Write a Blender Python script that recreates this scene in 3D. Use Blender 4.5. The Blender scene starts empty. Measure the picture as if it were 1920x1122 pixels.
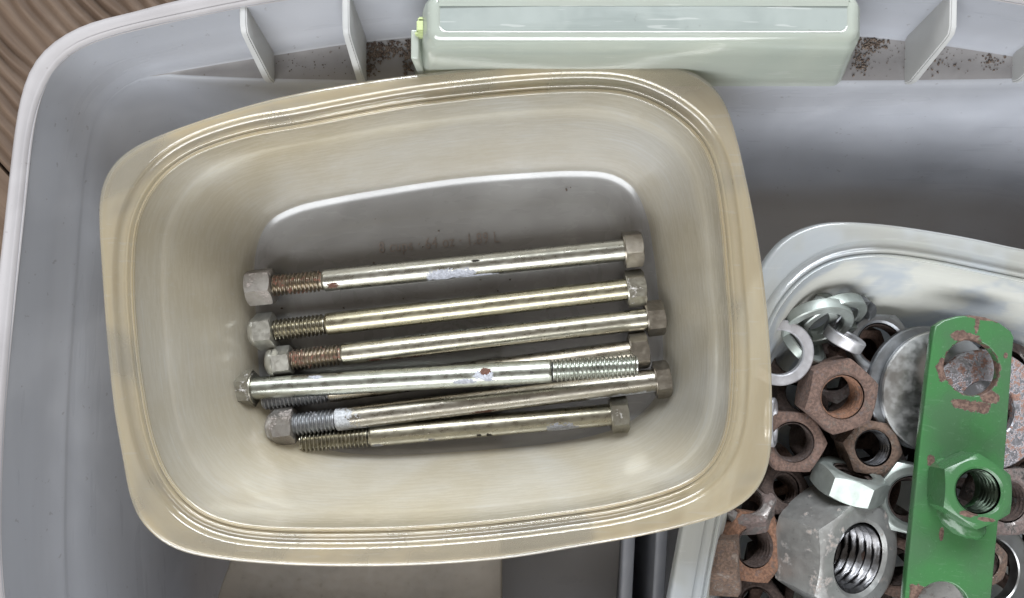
import bpy, bmesh, math, random
import numpy as np
from mathutils import Vector, Matrix, Quaternion, noise as mnoise

R = math.radians
rnd = random.Random(7)
scene = bpy.context.scene
COL = scene.collection

# ------------------------------------------------------------------ camera, light, exposure
H = 0.42                      # camera height above the bin floor (m)
F = 1507.0                    # focal length in photo pixels (1920 wide)
cam_d = bpy.data.cameras.new("camera")
cam_d.sensor_width = 36.0
cam_d.lens = F / 1920.0 * 36.0
cam_d.clip_start = 0.01
cam_d.clip_end = 50.0
cam = bpy.data.objects.new("camera", cam_d)
cam.location = (0, 0, H)
cam.rotation_euler = (0, 0, 0)
COL.objects.link(cam)
scene.camera = cam

world = bpy.data.worlds.new("World")
scene.world = world
world.use_nodes = True
wbg = world.node_tree.nodes["Background"]
wbg.inputs[0].default_value = (0.95, 0.86, 0.77, 1)
wbg.inputs[1].default_value = 0.25


def area(name, loc, target, sx, sy, power, col):
    d = bpy.data.lights.new(name, 'AREA')
    d.shape = 'RECTANGLE'
    d.size, d.size_y = sx, sy
    d.energy = power
    d.color = col
    o = bpy.data.objects.new(name, d)
    o.location = loc
    v = Vector(target) - Vector(loc)
    o.rotation_euler = v.to_track_quat('-Z', 'Y').to_euler()
    COL.objects.link(o)
    return o


area("window_light", (-0.32, -1.22, 1.10), (0.0, 0.0, 0.08), 1.9, 1.1, 44.0, (0.94, 0.97, 1.0))
area("room_light", (0.10, 1.35, 1.15), (0.0, 0.0, 0.08), 1.5, 0.6, 50.0, (0.90, 0.95, 1.0))

scene.view_settings.view_transform = 'Standard'
scene.view_settings.look = 'None'
scene.view_settings.exposure = 0.22
scene.view_settings.gamma = 1.0
scene.view_settings.use_curve_mapping = False
scene.render.engine = 'CYCLES'
scene.cycles.use_denoising = True
scene.cycles.use_adaptive_sampling = True
scene.cycles.adaptive_threshold = 0.02
scene.cycles.max_bounces = 8
scene.cycles.diffuse_bounces = 3
scene.cycles.glossy_bounces = 4
scene.cycles.transmission_bounces = 8
scene.cycles.transparent_max_bounces = 12
scene.cycles.sample_clamp_indirect = 6.0
scene.cycles.caustics_reflective = False
scene.cycles.caustics_refractive = False


# ------------------------------------------------------------------ helpers
def at(px, py, z):
    d = H - z
    return Vector(((px - 960.0) / F * d, (561.0 - py) / F * d, z))


def ppm(z):
    return F / (H - z)         # photo pixels per metre at height z


def tag(o, label, cat, group=None):
    o["label"] = label
    o["category"] = cat
    if group:
        o["group"] = group
    return o


def empty(name, loc=(0, 0, 0), quat=None):
    o = bpy.data.objects.new(name, None)
    o.empty_display_size = 0.01
    o.location = loc
    if quat is not None:
        o.rotation_mode = 'QUATERNION'
        o.rotation_quaternion = quat
    COL.objects.link(o)
    return o


def link(name, me, mat, parent=None, smooth=None):
    o = bpy.data.objects.new(name, me)
    COL.objects.link(o)
    if mat is not None and not me.materials:
        me.materials.append(mat)
    if parent is not None:
        o.parent = parent
    if smooth is not None:
        me.polygons.foreach_set("use_smooth", [True] * len(me.polygons))
        me.set_sharp_from_angle(angle=R(smooth))
    return o


def mesh(name, verts, faces):
    me = bpy.data.meshes.new(name)
    me.from_pydata([tuple(v) for v in verts], [], faces)
    me.update()
    return me


def bm_mesh(name, bm):
    me = bpy.data.meshes.new(name)
    bm.to_mesh(me)
    bm.free()
    return me


def quat_to(n, spin=0.0):
    n = Vector(n).normalized()
    return n.to_track_quat('Z', 'Y') @ Quaternion((0, 0, 1), R(spin))


def quat_axis(n, f):
    """local z along n, local x (a flat of the hexagon) towards f"""
    z = Vector(n).normalized()
    x = Vector(f)
    x = (x - z * x.dot(z)).normalized()
    y = z.cross(x)
    return Matrix((x, y, z)).transposed().to_quaternion()


# ---- closed outlines
def closed_spline(pts, sub=14):
    P = np.array(pts, float)
    n = len(P)
    out = []
    for i in range(n):
        p0, p1, p2, p3 = P[i - 1], P[i], P[(i + 1) % n], P[(i + 2) % n]
        t0 = 0.0
        t1 = t0 + max(1e-6, np.linalg.norm(p1 - p0)) ** 0.5
        t2 = t1 + max(1e-6, np.linalg.norm(p2 - p1)) ** 0.5
        t3 = t2 + max(1e-6, np.linalg.norm(p3 - p2)) ** 0.5
        for k in range(sub):
            t = t1 + (t2 - t1) * k / sub
            A1 = (t1 - t) / (t1 - t0) * p0 + (t - t0) / (t1 - t0) * p1
            A2 = (t2 - t) / (t2 - t1) * p1 + (t - t1) / (t2 - t1) * p2
            A3 = (t3 - t) / (t3 - t2) * p2 + (t - t2) / (t3 - t2) * p3
            B1 = (t2 - t) / (t2 - t0) * A1 + (t - t0) / (t2 - t0) * A2
            B2 = (t3 - t) / (t3 - t1) * A2 + (t - t1) / (t3 - t1) * A3
            out.append((t2 - t) / (t2 - t1) * B1 + (t - t1) / (t2 - t1) * B2)
    return np.array(out)


def polar(pts, c, angs, smooth=0):
    """outline (photo px) -> points at given angles round c, y up"""
    D = closed_spline(pts)
    x = D[:, 0] - c[0]
    y = -(D[:, 1] - c[1])
    a = np.mod(np.arctan2(y, x), 2 * math.pi)
    r = np.hypot(x, y)
    o = np.argsort(a)
    a, r = a[o], r[o]
    a = np.concatenate([a - 2 * math.pi, a, a + 2 * math.pi])
    r = np.concatenate([r, r, r])
    rr = np.interp(angs, a, r)
    for _ in range(smooth):
        rr = 0.25 * np.roll(rr, 1) + 0.5 * rr + 0.25 * np.roll(rr, -1)
    return np.stack([c[0] + rr * np.cos(angs), c[1] - rr * np.sin(angs)], 1)


def wring(px, z):
    d = H - z
    return np.stack([(px[:, 0] - 960) / F * d, (561 - px[:, 1]) / F * d, np.full(len(px), z)], 1)


def off(ring, dist, z=None):
    """offset a CCW ring outward by dist (m)"""
    t = np.roll(ring, -1, 0) - np.roll(ring, 1, 0)
    nrm = np.stack([t[:, 1], -t[:, 0]], 1)
    nrm /= np.maximum(1e-9, np.linalg.norm(nrm, axis=1))[:, None]
    o = ring.copy()
    dist = np.asarray(dist, float)
    o[:, :2] += nrm * (dist[:, None] if dist.ndim else dist)
    if z is not None:
        o[:, 2] = z
    return o


def mixr(a, b, t, z=None):
    o = a * (1 - t) + b * t
    if z is not None:
        o[:, 2] = z
    return o


def scale_ring(a, s, z=None):
    c = a.mean(0)
    o = c + (a - c) * s
    o[:, 2] = a[:, 2] if z is None else z
    return o


def loft(name, rings, cap=False):
    """quads between successive rings, uv.x = along ring (m), uv.y = along profile (m)"""
    n = len(rings[0])
    V = np.concatenate(rings, 0)
    faces = []
    for k in range(len(rings) - 1):
        for i in range(n):
            j = (i + 1) % n
            faces.append((k * n + i, k * n + j, (k + 1) * n + j, (k + 1) * n + i))
    verts = [tuple(v) for v in V]
    if cap:
        c = rings[-1].mean(0)
        ci = len(verts)
        verts.append(tuple(c))
        k = len(rings) - 1
        for i in range(n):
            faces.append((k * n + i, k * n + (i + 1) % n, ci))
    me = mesh(name, verts, faces)
    seg = np.linalg.norm(np.roll(rings[0], -1, 0) - rings[0], axis=1)
    u = np.concatenate([[0], np.cumsum(seg)])
    v = [0.0]
    for k in range(len(rings) - 1):
        v.append(v[-1] + float(np.linalg.norm(rings[k + 1] - rings[k], axis=1).mean()))
    uvl = me.uv_layers.new(name="UVMap")
    for p in me.polygons:
        idx = [me.loops[l].vertex_index for l in p.loop_indices]
        ii = [q % n for q in idx if q < n * len(rings)]
        wrap = (max(ii) - min(ii)) > n // 2
        for l, q in zip(p.loop_indices, idx):
            if q >= n * len(rings):
                uvl.data[l].uv = (u[ii[0]], v[-1] + 0.03)
                continue
            i, k = q % n, q // n
            uu = u[i] if not (wrap and i == 0) else u[n]
            uvl.data[l].uv = (uu, v[k])
    return me


def solidify(o, th, rim=True, offset=-1.0):
    m = o.modifiers.new("thickness", 'SOLIDIFY')
    m.thickness = th
    m.offset = offset
    m.use_rim = rim
    return m


def rounded_box(name, sx, sy, sz, bev, seg=3, taper=1.0):
    bm = bmesh.new()
    bmesh.ops.create_cube(bm, size=1.0)
    for v in bm.verts:
        k = taper if v.co.z > 0 else 1.0
        v.co = Vector((v.co.x * sx * k, v.co.y * sy * k, v.co.z * sz))
    bmesh.ops.bevel(bm, geom=bm.edges[:], offset=bev, segments=seg, profile=0.5, affect='EDGES')
    return bm_mesh(name, bm)


def curve_plate(name, loops, thick, bev=0.0006):
    """flat plate with holes from 2-D outlines (first one outer)"""
    cu = bpy.data.curves.new(name, 'CURVE')
    cu.dimensions = '2D'
    cu.fill_mode = 'BOTH'
    cu.extrude = thick / 2 - bev
    cu.bevel_depth = bev
    cu.bevel_resolution = 2
    cu.offset = -bev
    for lp in loops:
        s = cu.splines.new('POLY')
        s.points.add(len(lp) - 1)
        for p, q in zip(s.points, lp):
            p.co = (q[0], q[1], 0, 1)
        s.use_cyclic_u = True
    o = bpy.data.objects.new(name, cu)
    COL.objects.link(o)
    dg = bpy.context.evaluated_depsgraph_get()
    me = bpy.data.meshes.new_from_object(o.evaluated_get(dg))
    bpy.data.objects.remove(o)
    return me


def circle(cx, cy, rx, ry=None, n=40):
    ry = rx if ry is None else ry
    return [(cx + rx * math.cos(2 * math.pi * i / n), cy + ry * math.sin(2 * math.pi * i / n)) for i in range(n)]


# ------------------------------------------------------------------ materials
class NT:
    def __init__(self, name):
        self.m = bpy.data.materials.new(name)
        self.m.use_nodes = True
        self.t = self.m.node_tree
        self.t.nodes.clear()
        self.out = self.t.nodes.new('ShaderNodeOutputMaterial')

    def n(self, typ, **kw):
        nd = self.t.nodes.new(typ)
        for k, v in kw.items():
            setattr(nd, k, v)
        return nd

    def l(self, a, b):
        self.t.links.new(a, b)

    def val(self, sock, v):
        if hasattr(v, 'node'):
            self.l(v, sock)
        else:
            sock.default_value = v

    def math(self, op, a, b=0.0, clamp=False):
        nd = self.n('ShaderNodeMath', operation=op, use_clamp=clamp)
        self.val(nd.inputs[0], a)
        self.val(nd.inputs[1], b)
        return nd.outputs[0]

    def coords(self, kind='Object', scale=(1, 1, 1), loc=(0, 0, 0), rot=(0, 0, 0)):
        tc = self.n('ShaderNodeTexCoord')
        mp = self.n('ShaderNodeMapping')
        mp.inputs['Scale'].default_value = scale
        mp.inputs['Location'].default_value = loc
        mp.inputs['Rotation'].default_value = rot
        self.l(tc.outputs[kind], mp.inputs['Vector'])
        return mp.outputs[0]

    def noise(self, vec, scale, detail=4.0, rough=0.6, dist=0.0):
        nd = self.n('ShaderNodeTexNoise')
        self.l(vec, nd.inputs['Vector'])
        nd.inputs['Scale'].default_value = scale
        nd.inputs['Detail'].default_value = detail
        nd.inputs['Roughness'].default_value = rough
        nd.inputs['Distortion'].default_value = dist
        return nd.outputs[0]

    def ramp(self, fac, lo, hi, a=0.0, b=1.0):
        nd = self.n('ShaderNodeMapRange')
        nd.interpolation_type = 'SMOOTHSTEP'
        self.val(nd.inputs['Value'], fac)
        nd.inputs['From Min'].default_value = lo
        nd.inputs['From Max'].default_value = hi
        nd.inputs['To Min'].default_value = a
        nd.inputs['To Max'].default_value = b
        return nd.outputs[0]

    def mix(self, fac, a, b):
        nd = self.n('ShaderNodeMix', data_type='RGBA')
        self.val(nd.inputs[0], fac)
        self.val(nd.inputs[6], a if hasattr(a, 'node') else tuple(a) + (1,))
        self.val(nd.inputs[7], b if hasattr(b, 'node') else tuple(b) + (1,))
        return nd.outputs[2]

    def bump(self, h, strength=0.3, dist=0.0003):
        nd = self.n('ShaderNodeBump')
        nd.inputs['Strength'].default_value = strength
        nd.inputs['Distance'].default_value = dist
        self.l(h, nd.inputs['Height'])
        return nd.outputs[0]

    def bsdf(self, col, rough, metal=0.0, normal=None, spec=0.5):
        b = self.n('ShaderNodeBsdfPrincipled')
        self.val(b.inputs['Base Color'], col if hasattr(col, 'node') else tuple(col) + (1,))
        self.val(b.inputs['Roughness'], rough)
        self.val(b.inputs['Metallic'], metal)
        b.inputs['Specular IOR Level'].default_value = spec
        if normal is not None:
            self.l(normal, b.inputs['Normal'])
        return b.outputs[0]

    def mixsh(self, fac, a, b):
        nd = self.n('ShaderNodeMixShader')
        self.val(nd.inputs[0], fac)
        self.l(a, nd.inputs[1])
        self.l(b, nd.inputs[2])
        return nd.outputs[0]

    def done(self, sh):
        self.l(sh, self.out.inputs['Surface'])
        return self.m


def plastic(name, col, col2, clear=0.15, clear2=None, transl=0.4, rough=0.3, streak=(14, 260), big=18.0,
            scratch=0.5, tint=(0.95, 0.95, 0.93), bump=0.15, spec=0.5, uv=True, big_lo=0.4, big_hi=0.62,
            dirt=0.0, warm=None, gloss=0.0, gloss_rough=0.2, scuff=0.0):
    """thin cloudy plastic: haze (diffuse + translucent) over clear, brushed by wear along the ring"""
    k = NT(name)
    ob = k.coords('Object')
    st = k.coords('UV' if uv else 'Object', scale=(streak[0], streak[1], 1) if uv else (streak[0], streak[1], streak[1]))
    s1 = k.noise(st, 1.0, 3, 0.7, 0.0)
    b1 = k.noise(ob, big, 3, 0.6, 0.4)
    cloud = k.ramp(b1, big_lo, big_hi)
    sm = k.ramp(s1, 0.35, 0.68)
    c = k.mix(k.math('MULTIPLY', cloud, 0.8), col, col2)
    c = k.mix(k.math('MULTIPLY', sm, 0.30 * scratch), c, tuple(min(1, v * 1.22) for v in col2))
    # scratches: thin lines of a turned, stretched noise
    if scratch > 0.35:
        sc = k.coords('Object', scale=(60, 700, 420), rot=(0.5, 0.3, 0.9))
        scn = k.ramp(k.noise(sc, 1.0, 1, 0.5), 0.66, 0.70)
        c = k.mix(k.math('MULTIPLY', scn, 0.45 * scratch), c, (0.9, 0.9, 0.88))
    if scuff > 0:
        for rz, sd in ((0.5, 0.0), (-0.65, 3.1), (0.08, 7.7)):
            uvm = k.coords('UV', scale=(28, 520, 1), rot=(0, 0, rz), loc=(sd, sd, 0))
            ln = k.ramp(k.noise(uvm, 1.0, 2, 0.55), 0.61, 0.69)
            c = k.mix(k.math('MULTIPLY', k.math('MULTIPLY', ln, k.ramp(b1, 0.35, 0.65)), scuff), c, (0.93, 0.92, 0.88))
    if dirt > 0:
        dn = k.ramp(k.noise(ob, 260, 2, 0.7), 0.68, 0.74)
        c = k.mix(k.math('MULTIPLY', dn, dirt), c, (0.10, 0.07, 0.05))
    if warm:
        sz = k.n('ShaderNodeSeparateXYZ')
        k.l(ob, sz.inputs[0])
        c = k.mix(k.ramp(k.math('ADD', sz.outputs[2], k.math('MULTIPLY', b1, 0.02)), warm[0], warm[1], 0.85, 0.0), c, warm[2])
    rg = k.ramp(s1, 0.3, 0.75, max(0.08, rough - 0.07), rough + 0.12)
    nb = k.bump(s1, bump, 0.0004) if bump > 0.06 else None
    p = k.bsdf(c, rg, 0.0, nb, spec)
    tr = k.n('ShaderNodeBsdfTranslucent')
    k.l(c, tr.inputs['Color'])
    haze = k.mixsh(transl, p, tr.outputs[0])
    if gloss > 0:            # light turned back inside the thin clear plastic
        g2 = k.n('ShaderNodeBsdfGlossy')
        g2.inputs['Color'].default_value = (1, 1, 1, 1)
        g2.inputs['Roughness'].default_value = gloss_rough
        lw = k.n('ShaderNodeLayerWeight')
        lw.inputs[0].default_value = 0.35
        haze = k.mixsh(k.math('ADD', gloss, k.math('MULTIPLY', lw.outputs['Facing'], gloss * 1.5), True), haze, g2.outputs[0])
    c2 = clear if clear2 is None else clear2
    if max(clear, c2) < 0.101:
        return k.done(haze)
    tp = k.n('ShaderNodeBsdfTransparent')
    tp.inputs[0].default_value = tuple(tint) + (1,)
    cf = k.ramp(cloud, 0, 1, clear, c2)
    # the clear share keeps the gloss of the surface
    gl = k.n('ShaderNodeBsdfGlossy')
    gl.inputs['Color'].default_value = (1, 1, 1, 1)
    k.val(gl.inputs['Roughness'], rg)
    fr = k.n('ShaderNodeFresnel')
    fr.inputs[0].default_value = 1.45
    clearsh = k.mixsh(fr.outputs[0], tp.outputs[0], gl.outputs[0])
    return k.done(k.mixsh(cf, haze, clearsh))


def metal(name, col, rough=0.25, col2=None, rust=0.0, rustcol=(0.13, 0.055, 0.035), grime=0.25, patches=(), seed=0.0,
          scale=1.0, along=1.0, patchcol=(0.30, 0.31, 0.34), grain=0.25, metalness=1.0):
    """plated steel; rust = share rusted; patches = (x0, x1, angle deg, half width deg, kind) along local x"""
    k = NT(name)
    ob = k.coords('Object', loc=(seed, seed * 1.7, seed * 0.3))
    n1 = k.noise(ob, 220 * scale, 5, 0.62, 0.4)
    n2 = k.noise(ob, 1100 * scale, 4, 0.65)
    st = k.coords('Object', scale=(along, 1, 1), loc=(seed, seed, 0))
    n3 = k.noise(st, 500 * scale, 3, 0.6)
    col2 = col2 or tuple(v * 0.62 for v in col)
    c = k.mix(k.ramp(n1, 0.35, 0.68), col, col2)
    spots = k.ramp(n2, 0.64, 0.72)
    c = k.mix(k.math('MULTIPLY', spots, grime), c, (0.07, 0.06, 0.05))
    rg = k.ramp(n3, 0.3, 0.72, max(0.08, rough - 0.06), rough + 0.10)
    mt = metalness
    mask = None
    if rust > 0:
        thr = 0.74 - 0.48 * rust
        rm = k.ramp(k.math('ADD', k.math('MULTIPLY', n1, 0.65), k.math('MULTIPLY', n2, 0.35)), thr - 0.05, thr + 0.05)
        rc = k.mix(k.ramp(n2, 0.35, 0.65), rustcol, tuple(v * 1.9 for v in rustcol))
        rc = k.mix(k.ramp(n3, 0.55, 0.7, 0, 0.6), rc, (0.10, 0.085, 0.085))
        c = k.mix(rm, c, rc)
        mask = rm
    if patches:
        tc = k.n('ShaderNodeTexCoord')
        sp = k.n('ShaderNodeSeparateXYZ')
        k.l(tc.outputs['Object'], sp.inputs[0])
        ang = k.math('ARCTAN2', sp.outputs[2], sp.outputs[1])
        edge = k.math('MULTIPLY', k.math('SUBTRACT', n1, 0.5), 2.2)
        edge2 = k.math('MULTIPLY', k.math('SUBTRACT', n2, 0.5), 1.5)
        for (x0, x1, a0, aw, kind) in patches:
            cx, hx = (x0 + x1) / 2, (x1 - x0) / 2
            dx = k.math('DIVIDE', k.math('ABSOLUTE', k.math('SUBTRACT', sp.outputs[0], cx)), hx)
            dd = k.math('SUBTRACT', ang, R(a0))
            dd = k.math('ABSOLUTE', k.math('WRAP', dd, 0)) if False else k.math('ABSOLUTE', dd)
            da = k.math('DIVIDE', dd, R(aw))
            d = k.math('SQRT', k.math('ADD', k.math('POWER', dx, 2.0), k.math('POWER', da, 2.0)))
            d = k.math('ADD', d, k.math('ADD', edge, edge2))
            pm = k.ramp(d, 0.86, 0.94, 1.0, 0.0)
            pc = {'paint': patchcol, 'rust': (0.085, 0.038, 0.025), 'dark': (0.03, 0.026, 0.022)}[kind]
            pcol = k.mix(k.ramp(n2, 0.4, 0.62), pc, tuple(v * 1.55 for v in pc))
            c = k.mix(pm, c, pcol)
            mask = pm if mask is None else k.math('MAXIMUM', mask, pm)
    if mask is not None:
        rg = k.math('ADD', rg, k.math('MULTIPLY', mask, 0.5), True)
        mt = k.math('MULTIPLY', metalness, k.math('SUBTRACT', 1.0, k.math('MULTIPLY', mask, 0.92)))
    h = k.math('ADD', k.math('MULTIPLY', n2, 0.6), k.math('MULTIPLY', n3, 0.4))
    if mask is not None:
        h = k.math('ADD', h, k.math('MULTIPLY', mask, 0.8))
    nb = k.bump(h, grain, 0.0003) if grain > 0.03 else None
    return k.done(k.bsdf(c, rg, mt, nb))


def solid(name, col, rough=0.5, col2=None, scale=60, bump=0.1):
    k = NT(name)
    ob = k.coords('Object')
    n1 = k.noise(ob, scale, 5, 0.65, 0.3)
    n2 = k.noise(ob, scale * 9, 3, 0.6)
    c = k.mix(k.ramp(n1, 0.35, 0.66), col, col2 or tuple(v * 0.75 for v in col))
    c = k.mix(k.ramp(n2, 0.62, 0.72, 0, 0.35), c, tuple(v * 0.55 for v in col))
    return k.done(k.bsdf(c, k.ramp(n2, 0.3, 0.7, rough - 0.08, rough + 0.1), 0.0, k.bump(n2, bump, 0.0003)))


# ------------------------------------------------------------------ wooden floor under the bin
def wood_mat():
    k = NT("weathered_wood")
    g = k.coords('Object', scale=(6, 90, 40))
    n1 = k.noise(g, 1.0, 6, 0.65, 0.6)
    n2 = k.noise(k.coords('Object', scale=(30, 700, 300)), 1.0, 3, 0.6)
    n3 = k.noise(k.coords('Object'), 35, 4, 0.6)
    c = k.mix(k.ramp(n1, 0.35, 0.65), (0.076, 0.048, 0.031), (0.112, 0.076, 0.052))
    c = k.mix(k.ramp(n2, 0.4, 0.7, 0, 0.5), c, (0.085, 0.055, 0.038))
    c = k.mix(k.ramp(n3, 0.55, 0.75, 0, 0.4), c, (0.15, 0.108, 0.08))
    ga = k.n("ShaderNodeAttribute", attribute_name="grain")
    c = k.mix(k.ramp(ga.outputs["Fac"], 0.0, 0.60, 0.6, 0.0), c, (0.045, 0.028, 0.018))
    return k.done(k.bsdf(c, 0.72, 0.0, k.bump(n2, 0.35, 0.0005), 0.3))


WOOD = wood_mat()
floor_root = empty("wooden_floor", (0, 0, -0.012))
floor_root["kind"] = "structure"
floor_root.rotation_euler = (0, 0, R(-47))
ca, sa = math.cos(R(47)), math.sin(R(47))


def plank(x0, x1, y0, y1, fine):
    nx, ny = (120, 200) if fine else (14, 24)
    vs, fs, gr = [], [], []
    for j in range(ny + 1):
        y = y0 + (y1 - y0) * j / ny
        for i in range(nx + 1):
            x = x0 + (x1 - x0) * i / nx
            wob = 0.0036 * mnoise.noise((x * 22, y * 24, 1.3)) + 0.004 * mnoise.noise((x * 5, y * 4, 8.3))
            ph = (y + wob + 0.0016 * mnoise.noise((x * 60, y * 70, 7.7))) / 0.0074 * 2 * math.pi
            s = math.sin(ph)
            zz = 0.0015 * s * (0.7 + 0.9 * mnoise.noise((x * 28, y * 60, 4.0)))
            e = min(y - y0, y1 - y)
            zz -= 0.002 * max(0.0, 1 - e / 0.002)
            vs.append((x, y, zz))
            gr.append(0.5 + 0.5 * s * (0.8 + 0.4 * mnoise.noise((x * 30, y * 60, 2.0))) if fine else 0.6)
    w = nx + 1
    for j in range(ny):
        for i in range(nx):
            a = j * w + i
            fs.append((a, a + 1, a + 1 + w, a + w))
    n0 = len(vs)
    vs += [(x0, y0, -0.02), (x1, y0, -0.02), (x1, y1, -0.02), (x0, y1, -0.02)]
    fs.append((n0 + 3, n0 + 2, n0 + 1, n0))
    fs.append(tuple([n0, n0 + 1] + [nx - i for i in range(nx + 1)]))
    fs.append(tuple([n0 + 2, n0 + 3] + [ny * w + i for i in range(nx + 1)]))
    gr += [0.5] * 4
    me = mesh("plank", vs, fs)
    at_ = me.attributes.new("grain", 'FLOAT', 'POINT')
    at_.data.foreach_set("value", gr)
    o = link("plank", me, WOOD, floor_root, 60)
    return o


# board edge runs through photo point (0, 305)
pe = at(0, 312, -0.012)
ye = pe.x * sa + pe.y * ca          # coordinate across the grain
for q in range(-8, 8):
    b0 = ye + q * 0.14 + 0.0012
    plank(-1.3, 1.3, b0, b0 + 0.1376, False) if q not in (0,) else None
xe = pe.x * ca - pe.y * sa
plank(xe - 0.12, xe + 0.14, ye + 0.0012, ye + 0.1388, True)
plank(xe + 0.142, 1.3, ye + 0.0012, ye + 0.1388, False)
plank(-1.3, xe - 0.122, ye + 0.0012, ye + 0.1388, False)

# ------------------------------------------------------------------ storage bin
BC = (1200.0, 1000.0)
NB = 360
AB = np.linspace(0, 2 * math.pi, NB, endpoint=False)


def mirror4(q):
    """quarter outline (left-middle to top-middle, px) mirrored about BC"""
    q = list(q)
    top = [(2 * BC[0] - x, y) for x, y in reversed(q[:-1])]
    upper = q + top
    low = [(x, BC[1] + (BC[1] - y) * 0.56) for x, y in reversed(upper[1:-1])]
    return upper + low


bo = polar(mirror4([(-42, 1000), (-36, 800), (-22, 640), (0, 450), (12, 340), (25, 233), (36, 175), (54, 125), (76, 95), (104, 71), (137, 52),
                    (175, 37), (250, 19), (308, 3), (450, -25), (700, -60), (950, -80), (1200, -86)]), BC, AB, 1)
bi = polar(mirror4([(0, 1000), (5, 820), (12, 720), (26, 561), (36, 460), (45, 374), (55, 275), (66, 215), (85, 160), (117, 112), (140, 94), (167, 81),
                    (233, 60), (354, 33), (458, 12), (600, -12), (800, -35), (1000, -47), (1200, -50)]), BC, AB, 1)
bj = polar(mirror4([(122, 1000), (124, 850), (130, 700), (140, 560), (150, 420), (160, 310), (178, 226), (210, 180), (262, 146),
                    (380, 122), (515, 100), (645, 80), (800, 64), (950, 55), (1200, 50)]), BC, AB, 1)
bl = polar(mirror4([(122, 1000), (124, 850), (130, 700), (140, 560), (150, 420), (160, 310), (178, 226), (210, 182), (262, 149),
                    (330, 150), (400, 153), (500, 157), (700, 160), (950, 161), (1200, 161)]), BC, AB, 1)
ZB = 0.135
ZL = 0.100
BIN_RIM = plastic("bin_rim_plastic", (0.44, 0.42, 0.425), (0.51, 0.49, 0.495), 0.03, 0.06, 0.36, 0.42, (10, 120), 22, 0.34, dirt=0.25, bump=0.0)
BIN_WALL = plastic("bin_wall_plastic", (0.50, 0.515, 0.555), (0.59, 0.605, 0.645), 0.05, 0.10, 0.46, 0.32, (8, 60), 14, 0.30, dirt=0.25, warm=(0.002, 0.035, (0.60, 0.56, 0.53)), bump=0.0)
BIN_RIB = plastic("bin_rib_plastic", (0.56, 0.565, 0.56), (0.62, 0.62, 0.61), 0.03, 0.06, 0.40, 0.35, (30, 30), 40, 0.3, uv=False, bump=0.0)

bin_root = empty("storage_bin")
tag(bin_root, "large cloudy grey plastic storage bin holding all the tubs", "bin")
ro, ri_ = wring(bo, ZB), wring(bi, ZB - 0.002)
rim_rings = [off(ro, 0.0003, ZB - 0.022), off(ro, 0.0, ZB - 0.0022), off(ro, -0.0004, ZB - 0.0008), off(ro, -0.0014, ZB),
             mixr(ro, ri_, 0.35, ZB + 0.0002), mixr(ro, ri_, 0.66, ZB - 0.0001), mixr(ro, ri_, 0.74, ZB - 0.0007), mixr(ro, ri_, 0.82, ZB - 0.0008),
             off(ri_, 0.0012, ZB - 0.0004), off(ri_, 0.0006, ZB - 0.0006), off(ri_, 0.0, ZB - 0.0018)]
o = link("rim", loft("rim", rim_rings), BIN_RIM, bin_root, 60)
solidify(o, 0.0022, False)
wj = wring(bj, ZL)
wl = wring(bl, ZL)
bf = polar(mirror4([(380, 1000), (384, 800), (392, 640), (406, 540), (432, 460), (480, 412), (560, 390), (680, 382), (900, 378), (1200, 377)]), BC, AB, 3)
flo = wring(bf, 0.004)
gapw = np.clip(np.linalg.norm(wj - wl, axis=1) / 0.004, 0, 1)
wl = wj * (gapw[:, None] < 0.001) + wl * (gapw[:, None] >= 0.001)
g = gapw
wall_rings = [off(ri_, 0.0, ZB - 0.0018), off(ri_, -0.0003, ZB - 0.004), mixr(ri_, wj, 0.3, ZB - 0.012), mixr(ri_, wj, 0.6, ZB - 0.022),
              mixr(ri_, wj, 0.92, ZL + 0.0026), off(wj, -0.0002 * g, ZL + 0.0010), off(wj, -0.0010 * g, ZL + 0.0002),
              mixr(off(wj, -0.0012 * g), off(wl, 0.0022 * g), 0.5, ZL), off(wl, 0.0020 * g, ZL - 0.0001), off(wl, 0.0008 * g, ZL - 0.0006), off(wl, 0.0, ZL - 0.002),
              off(wl, -0.0006, ZL - 0.005), mixr(wl, flo, 0.14, 0.080), mixr(wl, flo, 0.30, 0.060), mixr(wl, flo, 0.48, 0.041), mixr(wl, flo, 0.68, 0.025),
              mixr(wl, flo, 0.88, 0.013), off(flo, -0.002, 0.0070), off(flo, -0.010, 0.0048), scale_ring(flo, 0.85, 0.004), scale_ring(flo, 0.5, 0.004)]
me = loft("wall", wall_rings, True)
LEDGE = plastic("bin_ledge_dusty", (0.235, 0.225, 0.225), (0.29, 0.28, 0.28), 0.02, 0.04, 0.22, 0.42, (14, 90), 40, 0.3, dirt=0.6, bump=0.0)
me.materials.append(BIN_WALL)
me.materials.append(LEDGE)
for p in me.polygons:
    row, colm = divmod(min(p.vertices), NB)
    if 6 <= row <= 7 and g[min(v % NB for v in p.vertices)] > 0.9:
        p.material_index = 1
o = link("wall", me, None, bin_root, 50)
solidify(o, 0.0022, False)


def ring_y_at(ring, x):
    up = ring[ring[:, 1] > 0]
    s = np.argsort(up[:, 0])
    return float(np.interp(x, up[s, 0], up[s, 1]))


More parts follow.
